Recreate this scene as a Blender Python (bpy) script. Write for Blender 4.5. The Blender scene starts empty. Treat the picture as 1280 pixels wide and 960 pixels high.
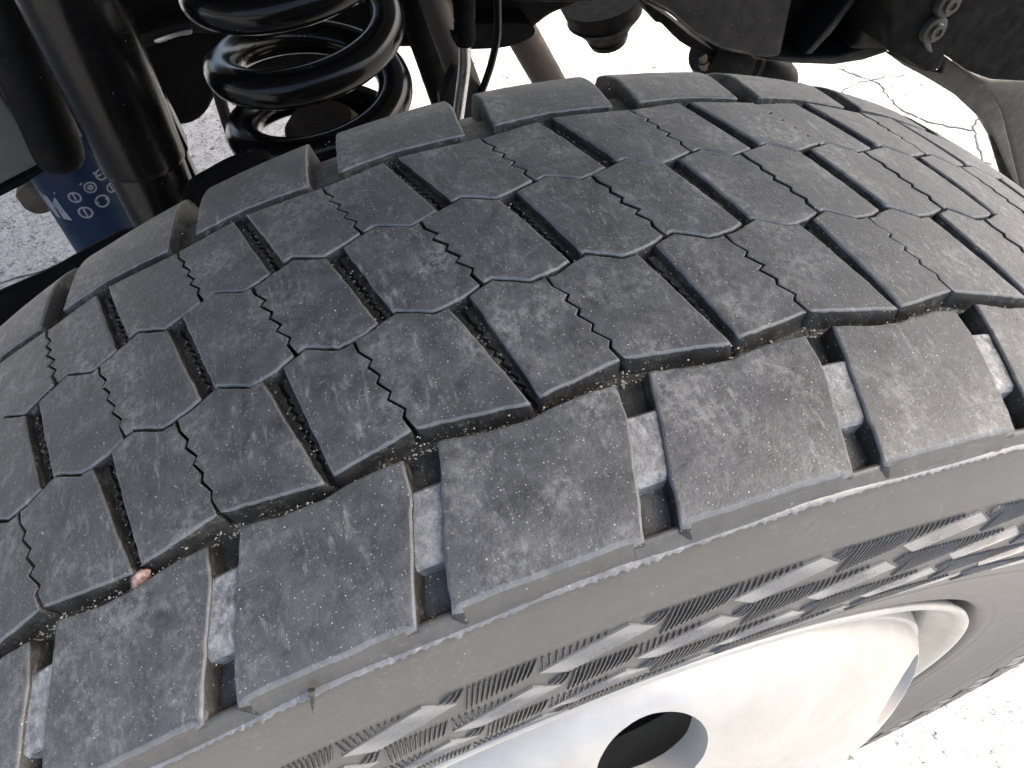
import bpy, bmesh, math, random
import numpy as np
from mathutils import Vector, Matrix
random.seed(7)
scene = bpy.context.scene
COL = scene.collection
PI = math.pi
H = 0.405                                   # height of the axle above the ground

# ------------------------------------------------------------------ camera
F_PX = 921.2
CAM = np.array([0.15934828, -0.08299268, 0.54457407])          # relative to the wheel centre
ROT = np.array([[0.31557123, 0.94889399, -0.00387140],          # right
                [-0.74303091, 0.24964131, 0.62095433],          # up
                [-0.59018630, 0.19307875, -0.78383718]])        # forward
cam_data = bpy.data.cameras.new('camera')
cam = bpy.data.objects.new('camera', cam_data); COL.objects.link(cam)
cam_data.sensor_fit = 'HORIZONTAL'; cam_data.sensor_width = 36.0
cam_data.lens = F_PX / 1280.0 * 36.0
cam_data.clip_start = 0.005; cam_data.clip_end = 500.0
mw = Matrix.Identity(4)
for i in range(3):
    mw[i][0] = ROT[0][i]; mw[i][1] = ROT[1][i]; mw[i][2] = -ROT[2][i]
mw[0][3], mw[1][3], mw[2][3] = CAM[0], CAM[1], CAM[2] + H
cam.matrix_world = mw
scene.camera = cam

# ------------------------------------------------------------------ sky and sun
SUN_EL = math.radians(50.0)
SUN_AZ = math.atan2(-0.012, 0.50)            # from +Y towards +X; the sun stands over the far side of the truck
SUN_DIR = Vector((math.sin(SUN_AZ) * math.cos(SUN_EL), math.cos(SUN_AZ) * math.cos(SUN_EL), math.sin(SUN_EL)))
world = bpy.data.worlds.new('World'); scene.world = world; world.use_nodes = True
wn = world.node_tree.nodes; wl = world.node_tree.links
wn.clear()
sky = wn.new('ShaderNodeTexSky'); sky.sky_type = 'NISHITA'; sky.sun_disc = False
sky.sun_elevation = SUN_EL; sky.sun_rotation = SUN_AZ
sky.air_density = 1.0; sky.dust_density = 6.0; sky.ozone_density = 0.6
bg = wn.new('ShaderNodeBackground'); bg.inputs['Strength'].default_value = 0.15
wo = wn.new('ShaderNodeOutputWorld')
wl.new(sky.outputs[0], bg.inputs[0]); wl.new(bg.outputs[0], wo.inputs[0])
sun_data = bpy.data.lights.new('sun', 'SUN'); sun_data.energy = 2.0; sun_data.angle = math.radians(0.53)
sun_data.color = (1.0, 0.95, 0.88)
sun = bpy.data.objects.new('sun', sun_data); COL.objects.link(sun)
sun.location = SUN_DIR * 20
sun.rotation_euler = SUN_DIR.to_track_quat('Z', 'Y').to_euler()
vs = scene.view_settings
vs.view_transform = 'Standard'; vs.look = 'None'; vs.gamma = 1.0; vs.exposure = 2.28
vs.use_curve_mapping = False

# ------------------------------------------------------------------ helpers
def at(px, py, x):
    """point on the plane X = x that lies in the direction of a photo pixel"""
    d = ROT.T @ np.array([(px - 640) / F_PX, -(py - 480) / F_PX, 1.0])
    p = CAM + d * ((x - CAM[0]) / d[0])
    return Vector((p[0], p[1], p[2] + H))

def link(o, parent=None):
    COL.objects.link(o)
    if parent is not None:
        o.parent = parent
    return o

def mesh_obj(name, verts, faces, mats, parent=None, loc=(0, 0, 0), smooth=True, midx=None):
    me = bpy.data.meshes.new(name)
    me.from_pydata([tuple(v) for v in verts], [], faces)
    for m in (mats if isinstance(mats, (list, tuple)) else [mats]):
        me.materials.append(m)
    if midx is not None:
        me.polygons.foreach_set('material_index', midx)
    me.polygons.foreach_set('use_smooth', [smooth] * len(me.polygons))
    me.update()
    o = bpy.data.objects.new(name, me); o.location = loc
    return link(o, parent)

def bm_obj(name, bm, mat, parent=None, loc=(0, 0, 0), smooth=False, angle=40):
    bmesh.ops.recalc_face_normals(bm, faces=bm.faces[:])
    me = bpy.data.meshes.new(name)
    bm.to_mesh(me); bm.free()
    for m in (mat if isinstance(mat, (list, tuple)) else [mat]):
        me.materials.append(m)
    me.polygons.foreach_set('use_smooth', [smooth] * len(me.polygons))
    if smooth and angle:
        try:
            me.set_sharp_from_angle(angle=math.radians(angle))
        except Exception:
            pass
    o = bpy.data.objects.new(name, me); o.location = loc
    return link(o, parent)

def tag(o, label=None, cat=None, group=None, kind=None):
    if label: o['label'] = label
    if cat: o['category'] = cat
    if group: o['group'] = group
    if kind: o['kind'] = kind
    return o

def empty(name, loc, label, cat, group=None):
    o = bpy.data.objects.new(name, None); o.location = loc; o.empty_display_size = 0.02
    link(o)
    return tag(o, label, cat, group)

def put(o, root):
    """make o a part of root and keep it where it is"""
    o.parent = root
    o.matrix_parent_inverse = Matrix.Translation(-Vector(root.location))
    return o

def tube_bm(bm, pts, rads, seg=20, cap=True):
    pts = [Vector(p) for p in pts]
    n = len(pts)
    if not isinstance(rads, (list, tuple)): rads = [rads] * n
    rings = []
    t0 = (pts[1] - pts[0]).normalized()
    up = Vector((0, 0, 1)) if abs(t0.z) < 0.9 else Vector((1, 0, 0))
    nrm = (up - t0 * up.dot(t0)).normalized()
    for i in range(n):
        a = pts[max(i - 1, 0)]; b = pts[min(i + 1, n - 1)]
        t = (b - a)
        t = t.normalized() if t.length > 1e-9 else t0
        nrm = (nrm - t * nrm.dot(t)).normalized()
        bi = t.cross(nrm)
        rings.append([bm.verts.new(pts[i] + (nrm * math.cos(2 * PI * k / seg) + bi * math.sin(2 * PI * k / seg)) * rads[i]) for k in range(seg)])
    for i in range(n - 1):
        for k in range(seg):
            bm.faces.new((rings[i][k], rings[i][(k + 1) % seg], rings[i + 1][(k + 1) % seg], rings[i + 1][k]))
    if cap:
        bm.faces.new(rings[0][::-1]); bm.faces.new(rings[-1])
    return rings

def tube(name, pts, rads, mat, parent=None, seg=20, angle=40):
    bm = bmesh.new(); tube_bm(bm, pts, rads, seg)
    o = bm_obj(name, bm, mat, None, smooth=True, angle=angle)
    if parent is not None: put(o, parent)
    return o

def rod(name, a, b, prof, mat, parent=None, seg=28, angle=35):
    """turned part along a..b, prof = [(t, r), ...]"""
    a = Vector(a); b = Vector(b)
    pts = []; rs = []
    for t, r in prof:
        pts.append(a.lerp(b, t)); rs.append(r)
    # keep identical tangents for steps
    bm = bmesh.new()
    d = (b - a).normalized()
    up = Vector((0, 0, 1)) if abs(d.z) < 0.9 else Vector((1, 0, 0))
    n1 = (up - d * up.dot(d)).normalized(); n2 = d.cross(n1)
    rings = []
    for p, r in zip(pts, rs):
        rings.append([bm.verts.new(p + (n1 * math.cos(2 * PI * k / seg) + n2 * math.sin(2 * PI * k / seg)) * max(r, 1e-5)) for k in range(seg)])
    for i in range(len(rings) - 1):
        for k in range(seg):
            bm.faces.new((rings[i][k], rings[i][(k + 1) % seg], rings[i + 1][(k + 1) % seg], rings[i + 1][k]))
    bm.faces.new(rings[0][::-1]); bm.faces.new(rings[-1])
    o = bm_obj(name, bm, mat, None, smooth=True, angle=angle)
    if parent is not None: put(o, parent)
    return o

def plate(name, px, x, thick, mat, parent=None, bevel=0.004, seg=3):
    """thick casting or pressed plate: outline in the plane X = x, carried back by its thickness"""
    bm = bmesh.new()
    vs_ = [bm.verts.new(at(a, b, x)) for a, b in px]
    f = bm.faces.new(vs_)
    r = bmesh.ops.extrude_face_region(bm, geom=[f])
    nv = [e for e in r['geom'] if isinstance(e, bmesh.types.BMVert)]
    bmesh.ops.translate(bm, verts=nv, vec=(-thick, 0, 0))
    bmesh.ops.recalc_face_normals(bm, faces=bm.faces[:])
    if bevel:
        bmesh.ops.bevel(bm, geom=bm.edges[:], offset=bevel, segments=seg, profile=0.5, affect='EDGES', clamp_overlap=True)
    o = bm_obj(name, bm, mat, None, smooth=True, angle=50)
    if parent is not None: put(o, parent)
    return o

def smooth_px(pts, n=6):
    """closed Catmull-Rom through pixel points"""
    out = []
    m = len(pts)
    for i in range(m):
        p0, p1, p2, p3 = [np.array(pts[(i + k) % m], float) for k in (-1, 0, 1, 2)]
        for j in range(n):
            t = j / n
            out.append(tuple(0.5 * ((2 * p1) + (p2 - p0) * t + (2 * p0 - 5 * p1 + 4 * p2 - p3) * t * t + (-p0 + 3 * p1 - 3 * p2 + p3) * t ** 3)))
    return out

def open_curve(pts, n=8):
    out = []
    m = len(pts)
    P = [np.array(p, float) for p in pts]
    for i in range(m - 1):
        p1, p2 = P[i], P[i + 1]
        p0 = P[i - 1] if i > 0 else 2 * p1 - p2
        p3 = P[i + 2] if i + 2 < m else 2 * p2 - p1
        for j in range(n):
            t = j / n
            out.append(0.5 * ((2 * p1) + (p2 - p0) * t + (2 * p0 - 5 * p1 + 4 * p2 - p3) * t * t + (-p0 + 3 * p1 - 3 * p2 + p3) * t ** 3))
    out.append(P[-1])
    return out

# ------------------------------------------------------------------ materials
class NT:
    def __init__(s, name):
        s.m = bpy.data.materials.new(name); s.m.use_nodes = True
        s.t = s.m.node_tree; s.n = s.t.nodes; s.l = s.t.links
        s.b = s.n['Principled BSDF']
        s.pos = s.n.new('ShaderNodeNewGeometry').outputs['Position']
    def noise(s, scale, detail=4, rough=0.55, vec=None, dist=0.0):
        t = s.n.new('ShaderNodeTexNoise'); t.inputs['Scale'].default_value = scale
        t.inputs['Detail'].default_value = detail; t.inputs['Roughness'].default_value = rough
        t.inputs['Distortion'].default_value = dist
        s.l.new(vec or s.pos, t.inputs['Vector']); return t.outputs['Fac']
    def voro(s, scale, feature='F1', vec=None, rnd=1.0):
        t = s.n.new('ShaderNodeTexVoronoi'); t.feature = feature
        t.inputs['Scale'].default_value = scale; t.inputs['Randomness'].default_value = rnd
        s.l.new(vec or s.pos, t.inputs['Vector']); return t
    def ramp(s, fac, stops):
        r = s.n.new('ShaderNodeValToRGB'); e = r.color_ramp.elements
        while len(e) < len(stops): e.new(0.5)
        for q, (p, c) in zip(e, stops):
            q.position = p; q.color = (c if isinstance(c, (tuple, list)) else (c, c, c)) + ((1,) if not isinstance(c, (tuple, list)) or len(c) == 3 else ()) if isinstance(c, (tuple, list)) else (c, c, c, 1)
        s.l.new(fac, r.inputs[0]); return r.outputs[0]
    def mix(s, fac, a, b):
        m = s.n.new('ShaderNodeMix'); m.data_type = 'RGBA'
        for v, i in ((fac, 0), (a, 6), (b, 7)):
            if isinstance(v, (int, float)): m.inputs[i].default_value = v
            elif isinstance(v, (tuple, list)): m.inputs[i].default_value = tuple(v) + (1,)
            else: s.l.new(v, m.inputs[i])
        return m.outputs[2]
    def math(s, op, a, b=None):
        m = s.n.new('ShaderNodeMath'); m.operation = op
        for v, i in ((a, 0), (b, 1)):
            if v is None: continue
            if isinstance(v, (int, float)): m.inputs[i].default_value = v
            else: s.l.new(v, m.inputs[i])
        return m.outputs[0]
    def scaled(s, sc):
        m = s.n.new('ShaderNodeMapping'); m.inputs['Scale'].default_value = sc
        s.l.new(s.pos, m.inputs[0]); return m.outputs[0]
    def set(s, **k):
        for n, v in k.items():
            i = s.b.inputs[n.replace('_', ' ')]
            if isinstance(v, (int, float)): i.default_value = v
            elif isinstance(v, (tuple, list)): i.default_value = tuple(v) + (1,)
            else: s.l.new(v, i)
        return s
    def bump(s, h, strength=0.5, dist=0.001, prev=None):
        b = s.n.new('ShaderNodeBump'); b.inputs['Strength'].default_value = strength
        b.inputs['Distance'].default_value = dist
        s.l.new(h, b.inputs['Height'])
        if prev is not None: s.l.new(prev, b.inputs['Normal'])
        s.l.new(b.outputs[0], s.b.inputs['Normal']); return b.outputs[0]

def specks(t, col, scale, thr, amount, colour):
    v = t.voro(scale)
    dot = t.math('LESS_THAN', v.outputs['Distance'], thr)
    sep = t.n.new('ShaderNodeSeparateColor'); t.l.new(v.outputs['Color'], sep.inputs[0])
    keep = t.math('GREATER_THAN', sep.outputs[0], 1.0 - amount)
    return t.mix(t.math('MULTIPLY', dot, keep), col, colour)

def rubber(name, dark, light, dust, rough=(0.5, 0.8), bump=0.5, speck=0.16, dustlo=0.55, dusthi=0.8):
    t = NT(name)
    big = t.noise(42, 6, 0.66)
    mid = t.noise(130, 6, 0.7, dist=0.6)
    fine = t.noise(900, 4, 0.7)
    c = t.mix(t.ramp(mid, [(0.32, 0.0), (0.70, 1.0)]), dark, light)
    c = t.mix(t.math('MULTIPLY', t.ramp(big, [(dustlo, 0.0), (dusthi, 1.0)]), t.ramp(t.noise(420, 5, 0.75), [(0.42, 0.0), (0.62, 0.9)])), c, dust)
    c = t.mix(t.ramp(fine, [(0.55, 0.0), (0.78, 0.55)]), c, light)
    c = t.mix(t.ramp(t.noise(2600, 2, 0.5), [(0.60, 0.0), (0.72, 0.4)]), c, dust)
    st = t.noise(420, 5, 0.7, vec=t.scaled((0.32, 1.0, 1.0)))
    c = t.mix(t.math('MULTIPLY', t.ramp(st, [(0.54, 0.0), (0.70, 1.0)]), t.ramp(t.noise(75, 4, 0.6), [(0.45, 0.0), (0.62, 0.75)])), c, dust)
    fl = t.math('MULTIPLY', t.ramp(t.noise(1000, 3, 0.8, dist=1.5), [(0.69, 0.0), (0.72, 1.0)]), t.ramp(t.noise(160, 3, 0.6), [(0.5, 0.0), (0.6, 1.0)]))
    c = t.mix(t.math('MULTIPLY', fl, min(1.0, speck * 5)), c, (0.40, 0.38, 0.33))
    c = specks(t, c, 420, 0.085, speck * 0.5, (0.42, 0.40, 0.35))
    c = specks(t, c, 1100, 0.20, speck * 0.5, (0.28, 0.27, 0.25))
    t.set(Base_Color=c, Roughness=t.ramp(mid, [(0.3, rough[0]), (0.7, rough[1])]), Specular_IOR_Level=0.45)
    n1 = t.bump(t.noise(240, 5, 0.65), bump * 0.35, 0.0012)
    t.bump(t.noise(1500, 3, 0.7), bump * 0.55, 0.00035, n1)
    return t.m

M_TREAD = rubber('tread_rubber', (0.038, 0.0395, 0.0395), (0.092, 0.095, 0.094), (0.260, 0.256, 0.238), rough=(0.38, 0.62), dustlo=0.47, dusthi=0.70, speck=0.5, bump=0.8)
M_EDGE = rubber('worn_highlight_edge_rubber', (0.070, 0.073, 0.072), (0.135, 0.139, 0.136), (0.260, 0.254, 0.236), rough=(0.34, 0.6), speck=0.05)  # worn edges, with the sky highlight also put into the paler colour
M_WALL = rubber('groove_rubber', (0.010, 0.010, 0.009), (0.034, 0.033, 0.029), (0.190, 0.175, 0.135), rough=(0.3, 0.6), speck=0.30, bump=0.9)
M_TIE = rubber('glare_dust_tie_rubber', (0.060, 0.061, 0.058), (0.230, 0.230, 0.222), (0.520, 0.512, 0.485), rough=(0.3, 0.55), speck=0.30, bump=1.0, dustlo=0.40, dusthi=0.62)  # glare on the tie bars put into the pale colour, along with dust
M_SIDE = rubber('sidewall_rubber', (0.056, 0.0535, 0.048), (0.074, 0.071, 0.064), (0.125, 0.120, 0.108), rough=(0.42, 0.5), speck=0.02, bump=0.12)
M_RIB = rubber('sidewall_rib_rubber', (0.030, 0.029, 0.028), (0.048, 0.046, 0.045), (0.10, 0.097, 0.092), rough=(0.22, 0.36), speck=0.02, bump=0.1)
M_LOZ = rubber('sheen_pale_sidewall_rubber', (0.115, 0.115, 0.112), (0.155, 0.155, 0.150), (0.17, 0.168, 0.16), rough=(0.24, 0.36), speck=0.02, bump=0.06)  # reflected sheen of the lozenges put into a lighter base colour
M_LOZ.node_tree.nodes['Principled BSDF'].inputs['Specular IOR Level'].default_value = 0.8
M_FLASH = rubber('mould_flash_rubber', (0.10, 0.10, 0.096), (0.19, 0.19, 0.183), (0.34, 0.335, 0.32), rough=(0.25, 0.4), speck=0.1, bump=0.2)

def painted(name, col, rough=0.35, metal=0.0, grime=(0.05, 0.045, 0.04), amount=0.35, bump=0.15, spec=0.5, fleck=0.06):
    t = NT(name)
    n = t.noise(35, 6, 0.65)
    c = t.mix(t.math('MULTIPLY', t.ramp(n, [(0.5, 0.0), (0.75, 1.0)]), amount), col, grime)
    if fleck: c = specks(t, c, 260, 0.09, fleck, (0.25, 0.24, 0.22))
    t.set(Base_Color=c, Metallic=metal, Roughness=t.ramp(t.noise(60, 5), [(0.3, rough * 0.8), (0.7, min(1, rough * 1.4))]), Specular_IOR_Level=spec)
    t.bump(t.noise(500, 4, 0.6), bump, 0.0006)
    return t.m

M_BLACK = painted('black_paint', (0.003, 0.003, 0.003), 0.22, grime=(0.006, 0.006, 0.006), spec=0.2, bump=0.05)
M_SPRING = painted('spring_coating', (0.003, 0.003, 0.003), 0.15, grime=(0.01, 0.01, 0.01), amount=0.12, bump=0.05, spec=0.18)
M_CAST = painted('cast_black', (0.004, 0.004, 0.004), 0.7, grime=(0.007, 0.0065, 0.006), bump=0.12, spec=0.05, fleck=0.0)
M_ARM = painted('pressed_steel_black', (0.0065, 0.0065, 0.0065), 0.55, grime=(0.009, 0.009, 0.008), bump=0.08, spec=0.15, fleck=0.01)
M_GREY = painted('grey_undercoat', (0.055, 0.055, 0.053), 0.6, grime=(0.04, 0.038, 0.035))
M_RUST = painted('dull_brown_steel', (0.040, 0.030, 0.021), 0.55, metal=0.2, grime=(0.05, 0.032, 0.02))
M_STEEL = painted('bare_steel', (0.42, 0.42, 0.42), 0.3, metal=1.0, grime=(0.12, 0.10, 0.08))
M_RBOOT = painted('black_rubber_boot', (0.004, 0.004, 0.004), 0.5, grime=(0.005, 0.005, 0.005), spec=0.07, bump=0.05)
M_BLUE = painted('blue_paint', (0.002, 0.012, 0.036), 0.4, spec=0.15, fleck=0.0, amount=0.2, grime=(0.01, 0.02, 0.04))
M_PRINT = painted('white_print', (0.15, 0.165, 0.18), 0.5, amount=0.8, grime=(0.04, 0.06, 0.09))
M_TAN = painted('dusty_steel', (0.034, 0.032, 0.028), 0.6, grime=(0.022, 0.019, 0.016), spec=0.2, bump=0.08)
M_BODY = painted('body_paint', (0.03, 0.03, 0.032), 0.4)

def aluminium():
    t = NT('polished_aluminium')
    c = t.mix(t.ramp(t.noise(30, 5, 0.6), [(0.35, 0.0), (0.7, 1.0)]), (0.375, 0.360, 0.325), (0.465, 0.447, 0.405))
    c = specks(t, c, 160, 0.10, 0.10, (0.35, 0.33, 0.30))
    c = t.mix(t.ramp(t.noise(9, 6, 0.7), [(0.55, 0.0), (0.75, 0.35)]), c, (0.30, 0.265, 0.215))
    t.set(Base_Color=c, Metallic=0.45, Roughness=t.ramp(t.noise(90, 5, 0.7), [(0.3, 0.40), (0.7, 0.55)]))
    t.bump(t.noise(300, 4, 0.6), 0.08, 0.0006)
    return t.m
M_ALU = aluminium()
M_CASTALU = painted('rough_cast_aluminium', (0.46, 0.445, 0.41), 0.5, metal=0.2, grime=(0.40, 0.39, 0.37), amount=0.6)
M_DARK = painted('brake_black', (0.003, 0.003, 0.003), 0.7, grime=(0.008, 0.007, 0.006))

def ground_mat():
    t = NT('pale_asphalt')
    g = t.noise(1.4, 5, 0.6)
    c = t.mix(t.ramp(t.noise(70, 5, 0.7), [(0.35, 0.0), (0.65, 1.0)]), (0.27, 0.267, 0.26), (0.37, 0.367, 0.357))
    c = t.mix(t.ramp(g, [(0.52, 0.0), (0.72, 0.55)]), c, (0.36, 0.325, 0.25))
    sp = t.math('MULTIPLY', t.ramp(t.noise(115, 3, 0.65, dist=0.8), [(0.56, 0.0), (0.63, 1.0)]), t.ramp(t.noise(22, 3, 0.6), [(0.38, 0.1), (0.6, 1.0)]))
    c = t.mix(t.math('MULTIPLY', sp, 0.95), c, (0.035, 0.034, 0.032))
    stones = t.voro(130)
    net = t.voro(120, 'DISTANCE_TO_EDGE')
    nf = t.math('MULTIPLY', t.ramp(net.outputs['Distance'], [(0.02, 1.0), (0.10, 0.0)]), t.ramp(t.noise(30, 4, 0.65), [(0.44, 0.0), (0.62, 0.85)]))
    c = t.mix(nf, c, (0.045, 0.044, 0.042))
    t.set(Base_Color=c, Roughness=0.9, Specular_IOR_Level=0.2)
    n1 = t.bump(stones.outputs['Distance'], 0.35, 0.002)
    t.bump(t.noise(160, 5, 0.7), 0.5, 0.003, n1)
    return t.m
M_GROUND = ground_mat()
M_CRACK = painted('dark_crack', (0.02, 0.0195, 0.019), 0.9, amount=0.0)

# ------------------------------------------------------------------ ground
N = 40
bm = bmesh.new()
bmesh.ops.create_grid(bm, x_segments=N, y_segments=N, size=150.0)
ground = bm_obj('ground', bm, M_GROUND)
tag(ground, kind='structure')

# ------------------------------------------------------------------ tyre tread
NP = 47                                     # tread pitches round the tyre
DL = 2 * PI / NP
R0 = 0.405; RC = 0.5543
E_K = [(-5.5, 0.0), (-3.4, -0.0005), (-2.4, 0.0011), (-1.4, -0.0026), (-0.4, 0.0015), (0.6, 0.0037), (1.6, -0.0020), (3.6, 0.0)]
EX = [a for a, b in E_K]; EY = [b for a, b in E_K]
def theta(u): return u * DL + float(np.interp(u, EX, EY))
def rtop(x):
    r = R0 - x * x / (2 * RC)
    if x < -0.074: r -= 0.0062 * ((-x - 0.074) / 0.024) ** 2
    if x > 0.090: r -= 0.0006 * ((x - 0.090) / 0.008) ** 2
    return r
def S(u, x, dr=0.0):
    a = theta(u); r = rtop(x) + dr
    return (x, r * math.sin(a), r * math.cos(a))
def periodic(tab, per):
    us = [p[0] for p in tab]; xs = [p[1] * 0.001 for p in tab]
    def f(u):
        w = us[0] + ((u - us[0]) % per)
        return float(np.interp(w, us + [us[0] + per], xs + [xs[0]]))
    f.knots = us; f.per = per
    return f
L12 = periodic([(0.165, 57.4), (0.225, 56.3), (0.42, 55.0), (0.637, 53.1), (0.74, 54.0)], 1.0)
LSH = periodic([(0.14, 61.2), (0.22, 60.5), (0.40, 59.4), (0.55, 59.7), (0.72, 58.3), (0.94, 60.7)], 1.0)
L23 = periodic([(0.23, 15.5), (0.40, 20.5), (0.46, 20.2), (0.56, 19.2), (0.65, 17.0)], 0.5)
L34 = periodic([(0.265, -22.2), (0.445, -16.5), (0.54, -17.9), (0.67, -20.4)], 0.5)
L45 = periodic([(-0.02, -54.6), (0.25, -53.0), (0.53, -51.8), (0.70, -52.6)], 1.0)
LSI = periodic([(0.0, -58.6), (0.25, -57.4), (0.45, -56.2), (0.66, -57.6)], 1.0)
LOUT = lambda u: 0.0980
LOUT.knots = []; LOUT.per = 1.0
LIN = lambda u: -0.0975
LIN.knots = []; LIN.per = 1.0

def line(p0, p1):
    (x0, u0), (x1, u1) = p0, p1
    return lambda x: u0 + (u1 - u0) * (x - x0) / (x1 - x0)
G2L = line((0.0206, -0.022), (0.0568, 0.167)); G2R = line((0.0196, 0.096), (0.0559, 0.215)); S2 = line((0.0199, 0.483), (0.0524, 0.637))
G3L = line((-0.0146, 0.464), (0.0167, 0.629)); G3R = line((-0.0161, 0.568), (0.0153, 0.712)); S3 = line((-0.0157, 0.009), (0.0167, 0.177))
G4L = line((-0.0538, -0.070), (-0.0194, 0.118)); G4R = line((-0.0538, 0.022), (-0.0212, 0.209)); S4 = line((-0.0513, 0.537), (-0.0209, 0.688))
def curve(tab):
    xs = [p[0] for p in tab]; us = [p[1] for p in tab]
    return lambda x: float(np.interp(x, xs, us))
SHL = curve([(0.058, 0.555), (0.069, 0.545), (0.084, 0.465), (0.092, 0.42), (0.099, 0.385)])
SHR = curve([(0.058, 0.728), (0.072, 0.665), (0.086, 0.595), (0.093, 0.572), (0.099, 0.548)])
SIL = curve([(-0.099, 0.490), (-0.080, 0.485), (-0.056, 0.455)])
SIR = curve([(-0.099, 0.705), (-0.080, 0.690), (-0.056, 0.650)])

def shift(fn, j): return lambda x: fn(x) + j

def corner(side, L, off):
    x = 0.0
    u = side(L(0.0))
    for _ in range(30):
        x = L(u) + off
        u = side(x)
    return u, x

MM = DL * R0                                # metres per unit u
def zig(side, xa, xb, seed, amp=0.0013, n=4, half=0.0, sign=1):
    """zigzag sipe path from xa to xb; half is the half gap, sign its side"""
    rg = random.Random(seed)
    pts = []
    steps = n * 2
    for i in range(steps + 1):
        t = 0.13 + 0.74 * i / steps
        x = xa + (xb - xa) * t
        a = amp * (1 if i % 2 else -1) * rg.uniform(0.45, 1.25) * (0.5 if i in (0, steps) else 1)
        pts.append((side(x) + (a + sign * half * rg.uniform(0.7, 1.2)) / MM, x + a * 0.55))
    pts.insert(0, (side(xa) + sign * half * 1.2 / MM, xa)); pts.append((side(xb) + sign * half * 1.4 / MM, xb))
    return pts

def along(L, off, ua, ub, jit=0.0, rg=None, step=0.036):
    """points on an edge line between ua and ub (exclusive of the ends)"""
    ks = []
    lo, hi = min(ua, ub), max(ua, ub)
    for k in L.knots:
        q = k + math.ceil((lo - k) / L.per) * L.per
        while q < hi:
            if q - lo > 0.012 and hi - q > 0.012: ks.append(q)
            q += L.per
    ks = sorted(ks)
    full = [lo] + ks + [hi]; out = []
    for a, b in zip(full[:-1], full[1:]):
        m = max(1, int(round((b - a) / step)))
        for i in range(m):
            out.append(a + (b - a) * i / m)
    out = out[1:]
    if ua > ub: out = out[::-1]
    return [(u, L(u) + off + (rg.uniform(-jit, jit) if rg else 0)) for u in out]

def straight(side, xa, xb, n, jit, rg, off=0.0):
    return [(side(xa + (xb - xa) * i / n) + (rg.uniform(-jit, jit) + off) / MM, xa + (xb - xa) * i / n) for i in range(n + 1)]

def inset(poly, d):
    """poly in metres (s, x), CCW; d per vertex"""
    n = len(poly); out = []
    for i in range(n):
        p = np.array(poly[i]); a = np.array(poly[i - 1]); b = np.array(poly[(i + 1) % n])
        e1 = p - a; e2 = b - p
        e1 = e1 / (np.hypot(*e1) + 1e-12); e2 = e2 / (np.hypot(*e2) + 1e-12)
        n1 = np.array((-e1[1], e1[0])); n2 = np.array((-e2[1], e2[0]))
        m = n1 + n2; L = np.hypot(*m)
        m = n1 if L < 1e-6 else m / L
        c = max(0.62, float(m.dot(n1)))
        out.append(tuple(p + m * d[i] / c))
    return out

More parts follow.
